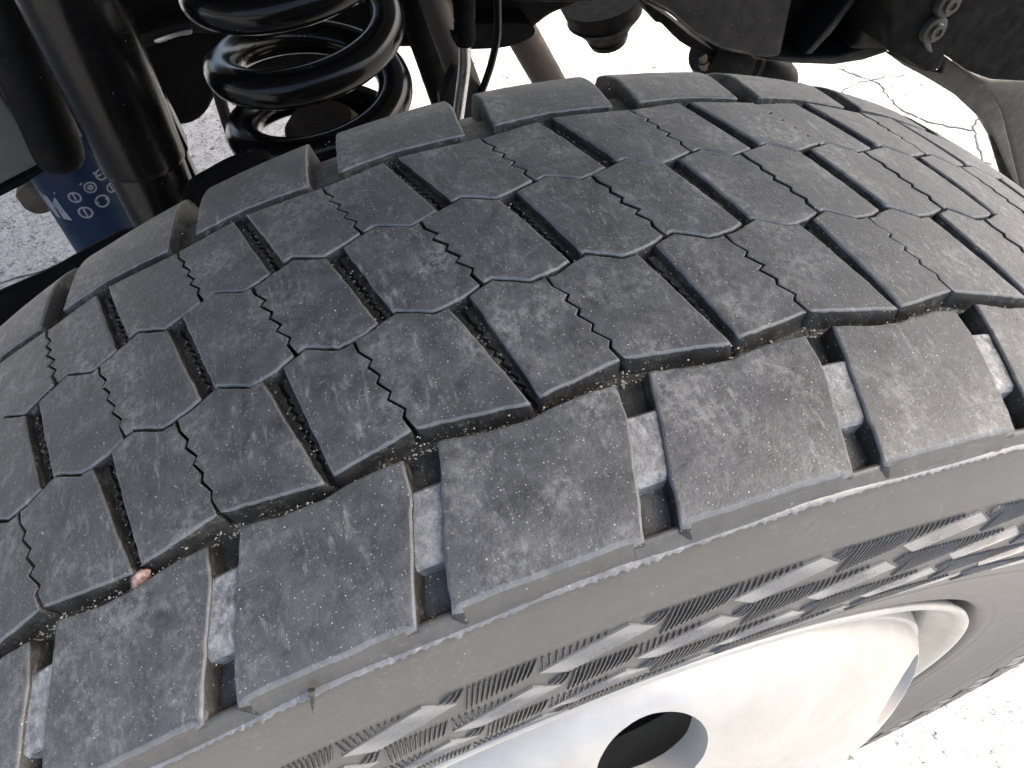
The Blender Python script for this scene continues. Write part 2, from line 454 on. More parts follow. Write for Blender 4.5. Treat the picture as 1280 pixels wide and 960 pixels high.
def block_mesh(name, outline, kinds, depth, tilt=(0, 0, 0), dz=0.0, draft=0.0007, bev=0.0007, cells=(0.011, 0.011)):
    """outline [(u, x)], kinds per vertex 's' sipe / 'g' groove edge / 'o' outer edge"""
    pts = [(u * MM, x) for u, x in outline]
    area = sum(pts[i][0] * pts[(i + 1) % len(pts)][1] - pts[(i + 1) % len(pts)][0] * pts[i][1] for i in range(len(pts)))
    if area < 0: pts = pts[::-1]; kinds = kinds[::-1]
    bw = [0.00022 if k == 's' else (bev if k == 'g' else (bev * 2.6 if k == 'c' else bev * 1.6)) for k in kinds]
    dr = [0.0 if k == 's' else (-0.0019 if k == 'c' else -draft) for k in kinds]
    dep = [0.0047 if k == 'c' else depth for k in kinds]
    cx = sum(p[0] for p in pts) / len(pts); cy = sum(p[1] for p in pts) / len(pts)
    rings = [(inset(pts, dr), [-d_ for d_ in dep], 1), (pts, [-b * 1.1 for b in bw], 1),
             (inset(pts, [b * 0.35 for b in bw]), [-b * 0.42 for b in bw], 2), (inset(pts, bw), [0.0] * len(pts), 2),
             (inset(pts, [b + 0.00035 for b in bw]), [0.0] * len(pts), 0)]
    bm = bmesh.new(); prev = None
    fl = bm.verts.layers.float.new('dr')
    for k, (rp, zz, mi) in enumerate(rings):
        vs_ = []
        for (a, b), z in zip(rp, zz):
            v = bm.verts.new((a, b, 0)); v[fl] = z; vs_.append(v)
        if prev:
            n = len(vs_)
            for i in range(n):
                f = bm.faces.new((prev[i], prev[(i + 1) % n], vs_[(i + 1) % n], vs_[i])); f.smooth = True
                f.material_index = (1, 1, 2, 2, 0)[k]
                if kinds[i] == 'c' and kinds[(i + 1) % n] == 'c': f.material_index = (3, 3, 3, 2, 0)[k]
        prev = vs_
    cap = bm.faces.new(prev); cap.smooth = True
    capg = [cap] + list(cap.edges) + list(cap.verts)
    lo = min(p[0] for p in pts); hi = max(p[0] for p in pts); la = min(p[1] for p in pts); ha = max(p[1] for p in pts)
    def capgeom():
        fs = [f for f in bm.faces if f.material_index == 0 and f not in ring_faces]
        g = set(fs)
        for f in fs: g.update(f.edges); g.update(f.verts)
        return list(g)
    ring_faces = set(f for f in bm.faces if f is not cap)
    for ax, a0, a1, c in ((0, lo, hi, cells[0]), (1, la, ha, cells[1])):
        m = max(1, int(round((a1 - a0) / c)))
        for i in range(1, m):
            co = [0, 0, 0]; co[ax] = a0 + (a1 - a0) * i / m
            no = [0, 0, 0]; no[ax] = 1
            bmesh.ops.bisect_plane(bm, geom=capgeom(), dist=1e-6, plane_co=co, plane_no=no)
    bmesh.ops.triangulate(bm, faces=[f for f in bm.faces if len(f.verts) > 4])
    for v in bm.verts:
        a, b = v.co.x, v.co.y
        z = v[fl] + (dz + tilt[0] * (a - cx) + tilt[1] * (b - cy) if v[fl] > -0.004 else 0)
        v.co = S(a / MM, b, z)
    me = bpy.data.meshes.new(name)
    bmesh.ops.recalc_face_normals(bm, faces=bm.faces[:])
    bm.to_mesh(me); bm.free()
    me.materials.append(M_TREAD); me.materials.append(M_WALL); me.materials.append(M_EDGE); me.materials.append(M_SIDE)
    return me

GAP = 0.00045                               # half width of the narrow zigzag grooves
SG = 0.00046                                # half width of the sipes
DEPTH = 0.0062

def build_block(row, half, j, seed):
    """one tread block: outline, kinds"""
    rg = random.Random(seed)
    jit = 0.00017
    if row in (2, 3, 4):
        g_l, g_r, sp = {2: (G2L, G2R, S2), 3: (G3L, G3R, S3), 4: (G4L, G4R, S4)}[row]
        lo_, hi_ = {2: (L23, L12), 3: (L34, L23), 4: (L45, L34)}[row]       # inner (small x) and outer (large x) edge
        olo = {2: GAP, 3: GAP, 4: 0.0}[row]; ohi = {2: 0.0, 3: -GAP, 4: -GAP}[row]
        if half == 0:                       # groove on the left, sipe on the right
            left = shift(g_r, j); lk = 'g'
            right = sp
            off = j
            while right(0.0) + off < left(0.0): off += 1
            right = shift(sp, off); rk = 's'; zs = (row, off)
        else:                               # sipe on the left, groove on the right
            left = shift(sp, j); lk = 's'; zs = (row, j)
            off = j
            while g_l(0.0) + off < left(0.0) + 0.05: off += 1
            right = shift(g_l, off); rk = 'g'
    else:
        lo_, hi_ = {1: (LSH, LOUT), 5: (LIN, LSI)}[row]; olo = ohi = 0.0
        if row == 1: left, right = shift(SHR, j), shift(SHL, j + 1)
        else: left, right = shift(SIR, j), shift(SIL, j + 1)
        lk = rk = 'g'; zs = None
    ulh, xlh = corner(left, hi_, ohi); urh, xrh = corner(right, hi_, ohi)
    ull, xll = corner(left, lo_, olo); url, xrl = corner(right, lo_, olo)
    out = []; kinds = []
    def side(fn, kind, xa, xb, sign):
        if kind == 's':
            flip = xa > xb
            a, b = (xb, xa) if flip else (xa, xb)
            p = zig(fn, a, b, hash((zs[0], zs[1], 5)) & 0xffff, half=SG, sign=sign)
            return p[::-1] if flip else p
        return straight(fn, xa, xb, 14, jit * 1.2, rg)
    p = side(left, lk, xlh, xll, 1); out += p; kinds += [lk] * len(p)
    p = along(lo_, olo, ull, url, jit, rg); out += p; kinds += ['o' if row == 5 else 'g'] * len(p)
    p = side(right, rk, xrl, xrh, -1); out += p; kinds += [rk] * len(p)
    p = along(hi_, ohi, urh, ulh, jit, rg, step=0.036 if row != 1 else 0.05); out += p; kinds += ['c' if row == 1 else 'g'] * len(p)
    # drop near-duplicate neighbours
    o2 = []; k2 = []
    for q, k in zip(out, kinds):
        if o2 and abs(q[0] - o2[-1][0]) * MM + abs(q[1] - o2[-1][1]) < 0.00025: continue
        o2.append(q); k2.append(k)
    return o2, k2

wheel = empty('mounted_wheel', (0, 0, 0), 'large worn black truck tyre on a bright silver aluminium wheel', 'wheel')
tyre = bpy.data.objects.new('tyre', None); tyre.empty_display_size = 0.02
link(tyre, wheel)
tyre['label'] = 'worn black tyre with zigzag tread blocks and shoulder lugs'
VIS = range(-6, 6)
def add_part(name, me, rotj=0):
    o = bpy.data.objects.new(name, me); o.location = (0, 0, H)
    if rotj: o.rotation_euler = (-rotj * DL, 0, 0)
    return link(o, tyre)

shared = {}
for row, half in ((1, 0), (2, 0), (2, 1), (3, 0), (3, 1), (4, 0), (4, 1), (5, 0)):
    nm = 'shoulder_block' if row in (1, 5) else 'tread_block'
    for j in range(-23, 24):
        if j in VIS:
            seed = row * 1000 + half * 500 + j + 77
            rg = random.Random(seed)
            ol, ks = build_block(row, half, j, seed)
            t = (rg.uniform(-0.012, 0.012), rg.uniform(-0.010, 0.010)) if row in (2, 3, 4) else (rg.uniform(-0.006, 0.006), 0)
            me = block_mesh(nm, ol, ks, DEPTH if row < 5 else DEPTH + 0.0044, tilt=t, dz=rg.uniform(-0.00025, 0.00025), draft=0.0009 if row in (1, 2, 5) else 0.0004,
                            bev=0.0006 if row in (2, 3, 4) else 0.0006)
            add_part(nm, me)
        else:
            key = (row, half)
            if key not in shared:
                E_SAVE = EY[:]; EY[:] = [0.0] * len(EY)
                ol, ks = build_block(row, half, 0, 5)
                shared[key] = block_mesh(nm, ol, ks, DEPTH, draft=0.0009 if row in (1, 2, 5) else 0.0004)
                EY[:] = E_SAVE
            add_part(nm, shared[key], j)

# groove floors with their zigzag slit, and the tie bars between the shoulder lugs
def prism(name, outline, top, bottom, mat, bev=0.0003):
    pts = [(u * MM, x) for u, x in outline]
    area = sum(pts[i][0] * pts[(i + 1) % len(pts)][1] - pts[(i + 1) % len(pts)][0] * pts[i][1] for i in range(len(pts)))
    if area < 0: pts = pts[::-1]
    n = len(pts)
    ins = inset(pts, [bev] * n)
    vs_ = [S(a / MM, b, bottom) for a, b in pts] + [S(a / MM, b, top - bev) for a, b in pts] + [S(a / MM, b, top) for a, b in ins]
    fs = []
    for k in (0, n):
        for i in range(n):
            fs.append((k + i, k + (i + 1) % n, k + n + (i + 1) % n, k + n + i))
    fs.append(tuple(range(2 * n, 3 * n)))
    me = bpy.data.meshes.new(name); me.from_pydata(vs_, [], fs); me.materials.append(mat)
    bm = bmesh.new(); bm.from_mesh(me)
    bmesh.ops.recalc_face_normals(bm, faces=bm.faces[:])
    bmesh.ops.triangulate(bm, faces=[f for f in bm.faces if len(f.verts) > 4])
    bm.to_mesh(me); bm.free()
    return me

for row, gl, gr, lo_, hi_ in ((2, G2L, G2R, L23, L12), (3, G3L, G3R, L34, L23), (4, G4L, G4R, L45, L34)):
    for j in VIS:
        l = shift(gl, j); r = shift(gr, j)
        mid = lambda x: 0.5 * (l(x) + r(x))
        ua, xa = corner(mid, lo_, 0.0006); ub, xb = corner(mid, hi_, -0.0006)
        sd = row * 100 + j
        zl = zig(mid, xa, xb, sd, amp=0.0008, n=8, half=0.00055, sign=-1); zr = zig(mid, xa, xb, sd, amp=0.0008, n=8, half=0.00055, sign=1)
        ext = 0.0012 / MM
        for zz, e, sg in ((zl, l, -1), (zr, r, 1)):
            ol = zz + [(e(xb) + sg * ext, xb), (e(xa) + sg * ext, xa)]
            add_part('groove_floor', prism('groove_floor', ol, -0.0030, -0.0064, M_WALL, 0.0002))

for fnL, fnR, xa, xb, dep in ((SHL, SHR, 0.0675, 0.0868, -0.0012), (SIL, SIR, -0.0730, -0.0585, -0.0048)):
    for j in VIS:
        rg = random.Random(j + 900)
        l = shift(fnL, j); r = shift(fnR, j); e = 0.0012 / MM
        m = 5
        a_, b_ = xa + rg.uniform(-0.0007, 0.0007), xb + rg.uniform(-0.0012, 0.0008)
        ol = [(l(a_ + (b_ - a_) * i / m) - e, a_ + (b_ - a_) * i / m) for i in range(m + 1)] + \
             [(r(b_ + (a_ - b_) * i / m) + e, b_ + (a_ - b_) * i / m) for i in range(m + 1)]
        add_part('tie_bar', prism('tie_bar', ol, dep, -0.0064 if xa > 0 else -0.0108, M_TIE if xa > 0 else M_WALL, 0.0011))

# ------------------------------------------------------------------ tyre carcass and sidewalls
prof = [(-0.078, 0.2450), (-0.0905, 0.2490), (-0.0950, 0.258), (-0.1010, 0.282), (-0.1060, 0.305), (-0.1085, 0.330), (-0.1070, 0.352), (-0.1030, 0.372), (-0.0995, 0.3800), (-0.0970, 0.3812)]
for i in range(17):
    x = -0.094 + 0.188 * i / 16
    rr = R0 - x * x / (2 * RC) - DEPTH + 0.0003
    if x < -0.074: rr -= 0.0062 * ((-x - 0.074) / 0.024) ** 2
    if x < -0.0560: rr -= 0.0042
    prof.append((x, rr))
prof += [(0.0948, 0.3900), (0.0964, 0.3940), (0.0974, 0.3944), (0.0984, 0.3932), (0.0994, 0.3912), (0.1001, 0.3908), (0.1006, 0.3899), (0.1012, 0.3880), (0.1030, 0.3770),
         (0.1042, 0.3695), (0.1047, 0.3675), (0.1044, 0.3668), (0.1047, 0.3655), (0.1062, 0.3570), (0.1075, 0.3490), (0.1082, 0.3410), (0.1085, 0.3350), (0.1083, 0.3280), (0.1074, 0.3195),
         (0.1062, 0.3125), (0.1048, 0.3060), (0.1043, 0.3042), (0.1037, 0.3030), (0.1041, 0.3018), (0.1036, 0.3000), (0.1010, 0.2900), (0.0985, 0.2800),
         (0.0962, 0.2700), (0.0952, 0.2650), (0.0950, 0.2635), (0.0943, 0.2622), (0.0944, 0.2605), (0.0936, 0.2572), (0.0915, 0.2548), (0.0860, 0.2530), (0.0800, 0.2430)]
SEG = NP * 8
vs_, fs = [], []
for k in range(SEG):
    a = 2 * PI * k / SEG
    for x, r in prof: vs_.append((x, r * math.sin(a), r * math.cos(a)))
n = len(prof); midx = []
for k in range(SEG):
    for i in range(n - 1):
        a = k * n + i; b = ((k + 1) % SEG) * n + i
        fs.append((a, b, b + 1, a + 1))
        midx.append(1 if 9 <= i <= 26 else 0)
carc = mesh_obj('carcass', vs_, fs, [M_SIDE, M_WALL], tyre, (0, 0, H), True, midx)

OUT = [(r, x) for x, r in prof if x > 0.09]
OUT.sort()
def swx(r): return float(np.interp(r, [p[0] for p in OUT], [p[1] for p in OUT]))
def SW(deg, r, h=0.0):
    a = math.radians(deg); x = swx(r)
    d = 0.002; sl = (swx(r + d) - swx(r - d)) / (2 * d)
    nx, nr = 1 / math.hypot(1, sl), -sl / math.hypot(1, sl)
    return (x + nx * h, (r + nr * h) * math.sin(a), (r + nr * h) * math.cos(a))

# ragged flash line left by the mould along the shoulder
def frag(a):
    s = 0.0
    for f, w, ph in ((1.0, 0.5, 0.3), (2.7, 0.35, 1.1), (7.3, 0.5, 2.0), (17.1, 0.5, 0.7), (41.0, 0.6, 4.0)): s += w * math.sin(a * f + ph)
    return s
rg = random.Random(3)
vs_, fs = [], []
step = 0.11; cnt = int(360 / step)
for k in range(cnt):
    d = k * step - 180
    gap = 1.0
    for g0, g1 in ((-8.85, -8.35), (-24.2, -23.6), (9.8, 10.1), (-11.9, -11.6)):
        if g0 < d < g1: gap = 0.05
    h = (0.00040 + 0.00030 * frag(d)) * rg.uniform(0.35, 1.5) * gap
    h = max(0.00005, h)
    w = 0.00032 * max(0.25, gap) * rg.uniform(0.8, 1.2)
    r0 = 0.3908 + 0.00015 * math.sin(d * 0.7)
    a = math.radians(d)
    for x, r in ((0.0995, r0 + w * 0.6), (0.1004 + h * 0.9, r0 - h * 0.15), (0.1006 + h * 0.75, r0 - w * 0.6 - h * 0.35), (0.1003, r0 - w * 1.4)):
        vs_.append((x, r * math.sin(a), r * math.cos(a)))
for k in range(cnt):
    for i in range(3):
        a = k * 4 + i; b = ((k + 1) % cnt) * 4 + i
        fs.append((a, b, b + 1, a + 1))
fl = mesh_obj('mould_flash', vs_, fs, M_FLASH, tyre, (0, 0, H), True)
fl['label'] = 'pale ragged mould flash line'

# hatched relief band on the sidewall
def rib(vs_, fs, d0, r0, d1, r1, w, h):
    n_ = 3; base = len(vs_)
    for i in range(n_ + 1):
        t = i / n_
        d = d0 + (d1 - d0) * t; r = r0 + (r1 - r0) * t
        ds = (d1 - d0) * math.radians(1) * r; drr = (r1 - r0)
        L = math.hypot(ds, drr); px, pr = -drr / L, ds / L            # perpendicular in (s, r)
        hh = h if 0 < i < n_ else h * 0.7
        for o, z in ((-w, -0.0001), (-w * 0.35, hh), (w * 0.35, hh), (w, -0.0001)):
            vs_.append(SW(d + math.degrees(o * px / r), r + o * pr, z))
    for i in range(n_):
        for q in range(3):
            a = base + i * 4 + q
            fs.append((a, a + 1, a + 5, a + 4))
    fs.append((base + 3, base + 2, base + 1, base)); e = base + n_ * 4
    fs.append((e, e + 1, e + 2, e + 3))
vs_, fs = [], []; vs2, fs2 = [], []
CELLS = 42; CP = 360.0 / CELLS
for rowi in range(4):
    rt = 0.3662 - 0.0127 * rowi
    sh = (-9.45 + 4.15 * rowi)
    for c in range(CELLS):
        b0 = sh + c * CP
        # slanting cell: a raised glossy lozenge scored by fine oblique ribs
        q = [(b0, rt - 0.0068), (b0 + 3.95, rt - 0.0003), (b0 + 5.15, rt - 0.0062), (b0 + 1.15, rt - 0.0128)]
        m_ = 6; base = len(vs2)
        for a_ in range(m_ + 1):
            for b_ in range(3):
                t1, t2 = a_ / m_, b_ / 2
                dd_ = (q[0][0] * (1 - t1) + q[1][0] * t1) * (1 - t2) + (q[3][0] * (1 - t1) + q[2][0] * t1) * t2
                rr_ = (q[0][1] * (1 - t1) + q[1][1] * t1) * (1 - t2) + (q[3][1] * (1 - t1) + q[2][1] * t1) * t2
                vs2.append(SW(dd_, rr_, 0.00062 - 0.00042 * t2))
        for a_ in range(m_):
            for b_ in range(2):
                k_ = base + a_ * 3 + b_
                fs2.append((k_, k_ + 1, k_ + 4, k_ + 3))
        rim_ = [base + a_ * 3 for a_ in range(m_ + 1)] + [base + m_ * 3 + 1, base + m_ * 3 + 2] + [base + a_ * 3 + 2 for a_ in range(m_ - 1, -1, -1)] + [base + 1]
        b2 = len(vs2)
        for k_ in rim_:
            p_ = Vector(vs2[k_]); vs2.append(tuple(p_ + Vector((-0.0012, 0, 0))))
        for k_ in range(len(rim_)):
            k2 = (k_ + 1) % len(rim_)
            fs2.append((rim_[k_], rim_[k2], b2 + k2, b2 + k_))
        nr = 8
        for i in range(nr):
            t = (i + 0.5) / nr
            d0 = b0 + 1.15 * t + 0.1; r0 = rt - 0.0066 - 0.0060 * t
            rib(vs2, fs2, d0, r0, d0 + 3.75, r0 + 0.0062, 0.00016, 0.00074 - 0.00042 * t)
        for i in range(12):
            t = (i + 0.5) / 12
            d0 = b0 + 0.1 + 3.6 * t; bot = rt - 0.0064 + 0.0064 * t + 0.0003
            if rt - bot > 0.0007: rib(vs_, fs, d0 + 0.12, rt - 0.0002, d0, bot, 0.00040, 0.00075)
        # upright cell: taller ribs across
        for i in range(18):
            t = i / 17
            d0 = b0 + 4.45 + 3.95 * t
            top = rt - 0.0002 if rowi == 0 else rt + 0.0003 - 0.0005 * t
            bot = rt - 0.0125 + 0.0052 * t
            sl_ = 0.30
            if d0 - sl_ < b0 + 5.3: bot = max(bot, rt - 0.0003 - 0.0059 * (d0 - sl_ - b0 - 3.95) / 1.2 + 0.0012)
            if top - bot > 0.002: rib(vs_, fs, d0 + sl_, top, d0 - sl_, bot, 0.00042, 0.00085)
ribs = mesh_obj('sidewall_ribs', vs_, fs, M_RIB, tyre, (0, 0, H), False)
ribs['kind'] = 'stuff'
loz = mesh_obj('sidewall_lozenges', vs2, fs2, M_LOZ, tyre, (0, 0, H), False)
loz['kind'] = 'stuff'
# rubber hair left by the mould
for px, py, x, v in ((389, 862, 0.1003, (0.004, -0.001, -0.004)),):
    p = at(px, py, x)
    o = rod('rubber_hair', p, p + Vector(v), [(0, 0.0009), (0.3, 0.0007), (1, 0.00005)], M_WALL, None, 8)
    put(o, tyre)

# ------------------------------------------------------------------ wheel
def lathe(name, pr, mat, parent, seg=160, loc=(0, 0, H), closed=False):
    vs_, fs = [], []
    for k in range(seg):
        a = 2 * PI * k / seg
        for x, r in pr: vs_.append((x, r * math.sin(a), r * math.cos(a)))
    n = len(pr)
    for k in range(seg):
        for i in range(n if closed else n - 1):
            i2 = (i + 1) % n
            a = k * n; b = ((k + 1) % seg) * n
            fs.append((a + i, b + i, b + i2, a + i2))
    return mesh_obj(name, vs_, fs, mat, parent, loc, True)
lathe('rim', [(0.080, 0.2440), (0.0880, 0.2478), (0.0915, 0.2496), (0.0932, 0.2490), (0.0935, 0.2470), (0.0925, 0.2445), (0.0890, 0.2425), (0.0840, 0.2395),
              (0.0790, 0.2340), (0.0740, 0.2310), (0.0600, 0.2290), (0.0450, 0.2230), (0.0, 0.2180), (-0.05, 0.2200), (-0.08, 0.2300), (-0.0900, 0.2440), (-0.0930, 0.2500)], M_ALU, wheel)
# dished centre disc with hand holes
disc_pr = [(0.0560, 0.2275), (0.0700, 0.2265), (0.0830, 0.2240), (0.0850, 0.2233), (0.0853, 0.2207), (0.0905, 0.2196), (0.0945, 0.2172), (0.0990, 0.2140), (0.1040, 0.2080), (0.1100, 0.1985), (0.1160, 0.1870), (0.1205, 0.1760), (0.1240, 0.1640),
           (0.1262, 0.1500), (0.1270, 0.1350), (0.1270, 0.0600), (0.1150, 0.0600), (0.1150, 0.1350), (0.1125, 0.1500), (0.1085, 0.1640), (0.1035, 0.1790), (0.0955, 0.1945), (0.0860, 0.2080), (0.0720, 0.2150), (0.0560, 0.2170)]
disc = lathe('disc', disc_pr, [M_ALU, M_CASTALU], wheel, 192, closed=True)
HOLES = [-1.2 + 60.0 * k for k in range(6)]
bm = bmesh.new()
def hole_frame(deg):
    a = math.radians(deg); rc = 0.1955; xc = 0.1115
    c = Vector((xc, rc * math.sin(a), rc * math.cos(a)))
    rad = Vector((0, math.sin(a), math.cos(a))); tan = Vector((0, math.cos(a), -math.sin(a)))
    nrm = (Vector((0.87, 0, 0)) + rad * 0.49).normalized()
    rad2 = (rad - nrm * rad.dot(nrm)).normalized()
    return c, nrm, rad2, tan
HA, HB = 0.0235, 0.0262                      # half sizes of a hand hole
for d in HOLES:
    c, nrm, rd, tn = hole_frame(d)
    lo, hi = [], []
    for k in range(48):
        q = 2 * PI * k / 48
        o = rd * HA * math.cos(q) + tn * HB * math.sin(q)
        lo.append(bm.verts.new(c + o - nrm * 0.05)); hi.append(bm.verts.new(c + o + nrm * 0.04))
    for k in range(48): bm.faces.new((lo[k], lo[(k + 1) % 48], hi[(k + 1) % 48], hi[k]))
    bm.faces.new(lo[::-1]); bm.faces.new(hi)
cut = bm_obj('cutter', bm, M_CASTALU)
cut.location = (0, 0, H)
mod = disc.modifiers.new('holes', 'BOOLEAN'); mod.operation = 'DIFFERENCE'; mod.object = cut; mod.solver = 'EXACT'
bpy.context.view_layer.update()
dg = bpy.context.evaluated_depsgraph_get()
nm_ = bpy.data.meshes.new_from_object(disc.evaluated_get(dg))
disc.modifiers.clear(); disc.data = nm_
try: nm_.set_sharp_from_angle(angle=math.radians(30))
except Exception: pass
bpy.data.objects.remove(cut, do_unlink=True)
# brake drum and hub behind the disc
lathe('brake_shield', [(0.02, 0.205), (0.028, 0.200), (0.030, 0.150), (0.045, 0.120), (0.050, 0.02)], M_DARK, wheel, 64)
lathe('hub', [(0.1268, 0.075), (0.150, 0.072), (0.156, 0.066), (0.157, 0.001)], M_ALU, wheel, 48)

# ------------------------------------------------------------------ grit and pebble
def octa(vs_, fs, p, r, rg):
    b = len(vs_)
    for d in ((1, 0, 0), (-1, 0, 0), (0, 1, 0), (0, -1, 0), (0, 0, 1), (0, 0, -1)):
        vs_.append(tuple(p[i] + d[i] * r * rg.uniform(0.6, 1.3) + rg.uniform(-.2, .2) * r for i in range(3)))
    for f in ((0, 2, 4), (2, 1, 4), (1, 3, 4), (3, 0, 4), (2, 0, 5), (1, 2, 5), (3, 1, 5), (0, 3, 5)): fs.append(tuple(b + q for q in f))
rg = random.Random(11)
vs_, fs = [], []
for i in range(1500):
    u = rg.uniform(-4.5, 3.5); t = rg.gauss(0.5, 0.22)
    t = min(max(t, 0.05), 0.95)
    x = L12(u) + (LSH(u) - L12(u)) * t
    octa(vs_, fs, S(u, x, -DEPTH + 0.0004 + 0.006 * abs(t - 0.5) ** 1.2 * rg.uniform(0.2, 1.4)), rg.choice((0.00015, 0.0002, 0.0002, 0.0003, 0.00045)), rg)
for i in range(450):
    u = rg.uniform(-4.5, 3.5)
    x = rg.uniform(-0.09, 0.096)
    octa(vs_, fs, S(u, x, 0.00005), rg.choice((0.0001, 0.00013, 0.00018, 0.00025)), rg)
for row, gl, gr, lo_, hi_ in ((2, G2L, G2R, L23, L12), (3, G3L, G3R, L34, L23), (4, G4L, G4R, L45, L34)):
    for j in VIS:
        for q in range(26):
            x = lo_(j) + (hi_(j) - lo_(j)) * rg.random()
            u = gl(x) + (gr(x) - gl(x)) * rg.random() + j
            octa(vs_, fs, S(u, x, -0.0029), rg.choice((0.0001, 0.00015, 0.0003)), rg)
for j in VIS:
    for q in range(46):
        x = rg.uniform(0.059, 0.098); u = SHL(x) + (SHR(x) - SHL(x)) * rg.random() + j
        octa(vs_, fs, S(u, x, -0.0016 if 0.0695 < x < 0.0845 else -0.0060), rg.choice((0.0001, 0.00015, 0.0003)), rg)
M_GRIT = painted('sand_grain', (0.42, 0.38, 0.27), 0.8, grime=(0.55, 0.53, 0.48), amount=1.0)
grit = mesh_obj('grit', vs_, fs, M_GRIT, None, (0, 0, H), False)
tag(grit, 'pale sand grains caught in the grooves and on the blocks of the tyre tread', 'grit', kind='stuff')
# reddish pebble stuck in the wide groove
bm = bmesh.new()
bmesh.ops.create_icosphere(bm, subdivisions=3, radius=1.0)
for v in bm.verts:
    q = v.co.copy()
    v.co = Vector((q.x * 0.0019, q.y * 0.0030, q.z * 0.0019)) * (1 + 0.22 * math.sin(q.x * 3 + q.y * 2) + 0.10 * math.sin(q.z * 7 + q.y * 5))
t = NT('reddish_stone'); c = t.mix(t.ramp(t.noise(700, 5), [(0.35, 0.0), (0.65, 1.0)]), (0.20, 0.10, 0.075), (0.46, 0.32, 0.26))
t.set(Base_Color=c, Roughness=0.7); t.bump(t.noise(900, 5), 0.8, 0.0006)
p = S(-2.83, 0.0582, -0.0022)
peb = bm_obj('pebble', bm, t.m, None, (p[0], p[1], p[2] + H), True, 60)
peb.rotation_euler = (0.7, 0.1, 0.25)
tag(peb, 'small reddish pebble wedged in the wide groove of the tyre tread', 'pebble')

# ------------------------------------------------------------------ suspension behind the tyre
# coil spring
c0 = at(392, 105, -0.435)
spring = empty('coil_spring', (c0.x, c0.y, c0.z - 0.16), 'glossy black coil spring standing behind the tyre', 'spring')
pts = []; RS = 0.0665; PIT = 0.056
ph0 = math.radians(200)
for i in range(0, 361):
    a = -2.2 * 2 * PI + i / 360 * 4.6 * 2 * PI
    pts.append(Vector((c0.x + RS * math.cos(a + ph0), c0.y + RS * math.sin(a + ph0), c0.z + 0.012 + PIT * a / (2 * PI))))
tube('coil', pts, 0.0142, M_SPRING, spring, 20, angle=None)
seat = empty('spring_seat', (c0.x, c0.y, c0.z - 0.21), 'dull brown spring seat cup under the coil spring', 'spring seat')
rod('cup', (c0.x, c0.y, c0.z - 0.205), (c0.x, c0.y, c0.z - 0.030), [(0, 0.07), (0.40, 0.068), (0.44, 0.052), (0.70, 0.050), (0.74, 0.036), (0.95, 0.033), (1.0, 0.026), (1.0, 0.0)], M_RUST, seat)
# rod beside the spring
o = tube('brake_line', [at(a, b, -0.52) for a, b in open_curve([(272, 110), (280, 140), (296, 185), (315, 215)], 5)], 0.0055, M_TAN, None, 10)
tag(o, 'thin pale steel pipe hanging beside the coil spring', 'pipe')

# shock absorber
XS = -0.44
sb = at(207, 262, XS); st = at(85, -12, XS - 0.02); ax = (st - sb).normalized()
shock = empty('shock_absorber', sb - ax * 0.12, 'thick black shock absorber with a grey sheen along its side, left of the coil spring', 'shock absorber')
L_ = (st - sb).length
rod('body', sb + ax * 0.046, st + ax * 0.25, [(0, 0.0330), (0.012, 0.0345), (0.5, 0.0355), (1, 0.0355)], M_BLACK, shock, 48)
rod('lower_sleeve', sb - ax * 0.05, sb + ax * 0.050, [(0, 0.0300), (0.97, 0.0315), (1, 0.0305)], M_BLACK, shock, 48)
q = at(228, 170, XS + 0.03)
plate('side_flange', [(198, 122), (207, 128), (236, 188), (232, 196), (226, 192)], XS - 0.01, 0.02, M_BLACK, shock, 0.002)
plate('lower_flange', [(228, 203), (234, 198), (258, 250), (250, 256)], XS - 0.01, 0.02, M_BLACK, shock, 0.002)
rod('lower_eye', sb - ax * 0.09 + Vector((0, -0.03, 0)), sb - ax * 0.09 + Vector((0, 0.03, 0)), [(0, 0.012), (0, 0.024), (1, 0.024), (1, 0.012)], M_BLACK, shock)
# black bump stop to its left
b1 = at(82, 214, -0.50); b0 = at(-6, -10, -0.53); dd = (b1 - b0)
bs = empty('bump_stop', b0, 'black round-ended rubber bump stop hanging at the far left beside the shock absorber', 'bump stop')
rod('stop', b0, b1, [(0, 0.023), (0.86, 0.021), (0.93, 0.0195), (0.975, 0.015), (1.0, 0.008), (1.0, 0.0)], M_RBOOT, bs)
# grey splash panel at the left edge
pn = plate('splash_panel', [(-60, 40), (0, 118), (62, 200), (0, 232), (-60, 262)], -0.52, 0.03, M_GREY, None, 0.004)
tag(pn, 'plain grey metal panel cut off by the left edge behind the bump stop', 'panel')
pl = plate('panel_rail', [(-40, 250), (0, 236), (62, 203), (58, 214), (30, 232), (0, 247), (-40, 264)], -0.525, 0.03, M_CAST, None, 0.003)
tag(pl, 'narrow black rail under the grey panel at the left edge', 'rail')
lg = plate('bracket', smooth_px([(20, 243), (38, 232), (62, 246), (66, 262), (48, 268), (32, 262), (24, 252)], 4), -0.66, 0.05, M_RUST, None, 0.006)
tag(lg, 'small dark brown lump of a bracket beside the blue canister', 'bracket')
# blue canister
XF = -0.60
fb = at(163, 325, XF); ft = at(74, 168, XF - 0.01); ax2 = (ft - fb).normalized()
can = empty('canister', fb, 'dark blue cylindrical canister with worn white print, behind the shock absorber', 'canister')
FR = 0.0455
rod('shell', fb - ax2 * 0.03, ft + ax2 * 0.01, [(0, 0.0), (0, FR - 0.006), (0.012, FR - 0.002), (0.03, FR), (1, FR)], M_BLUE, can, 56)
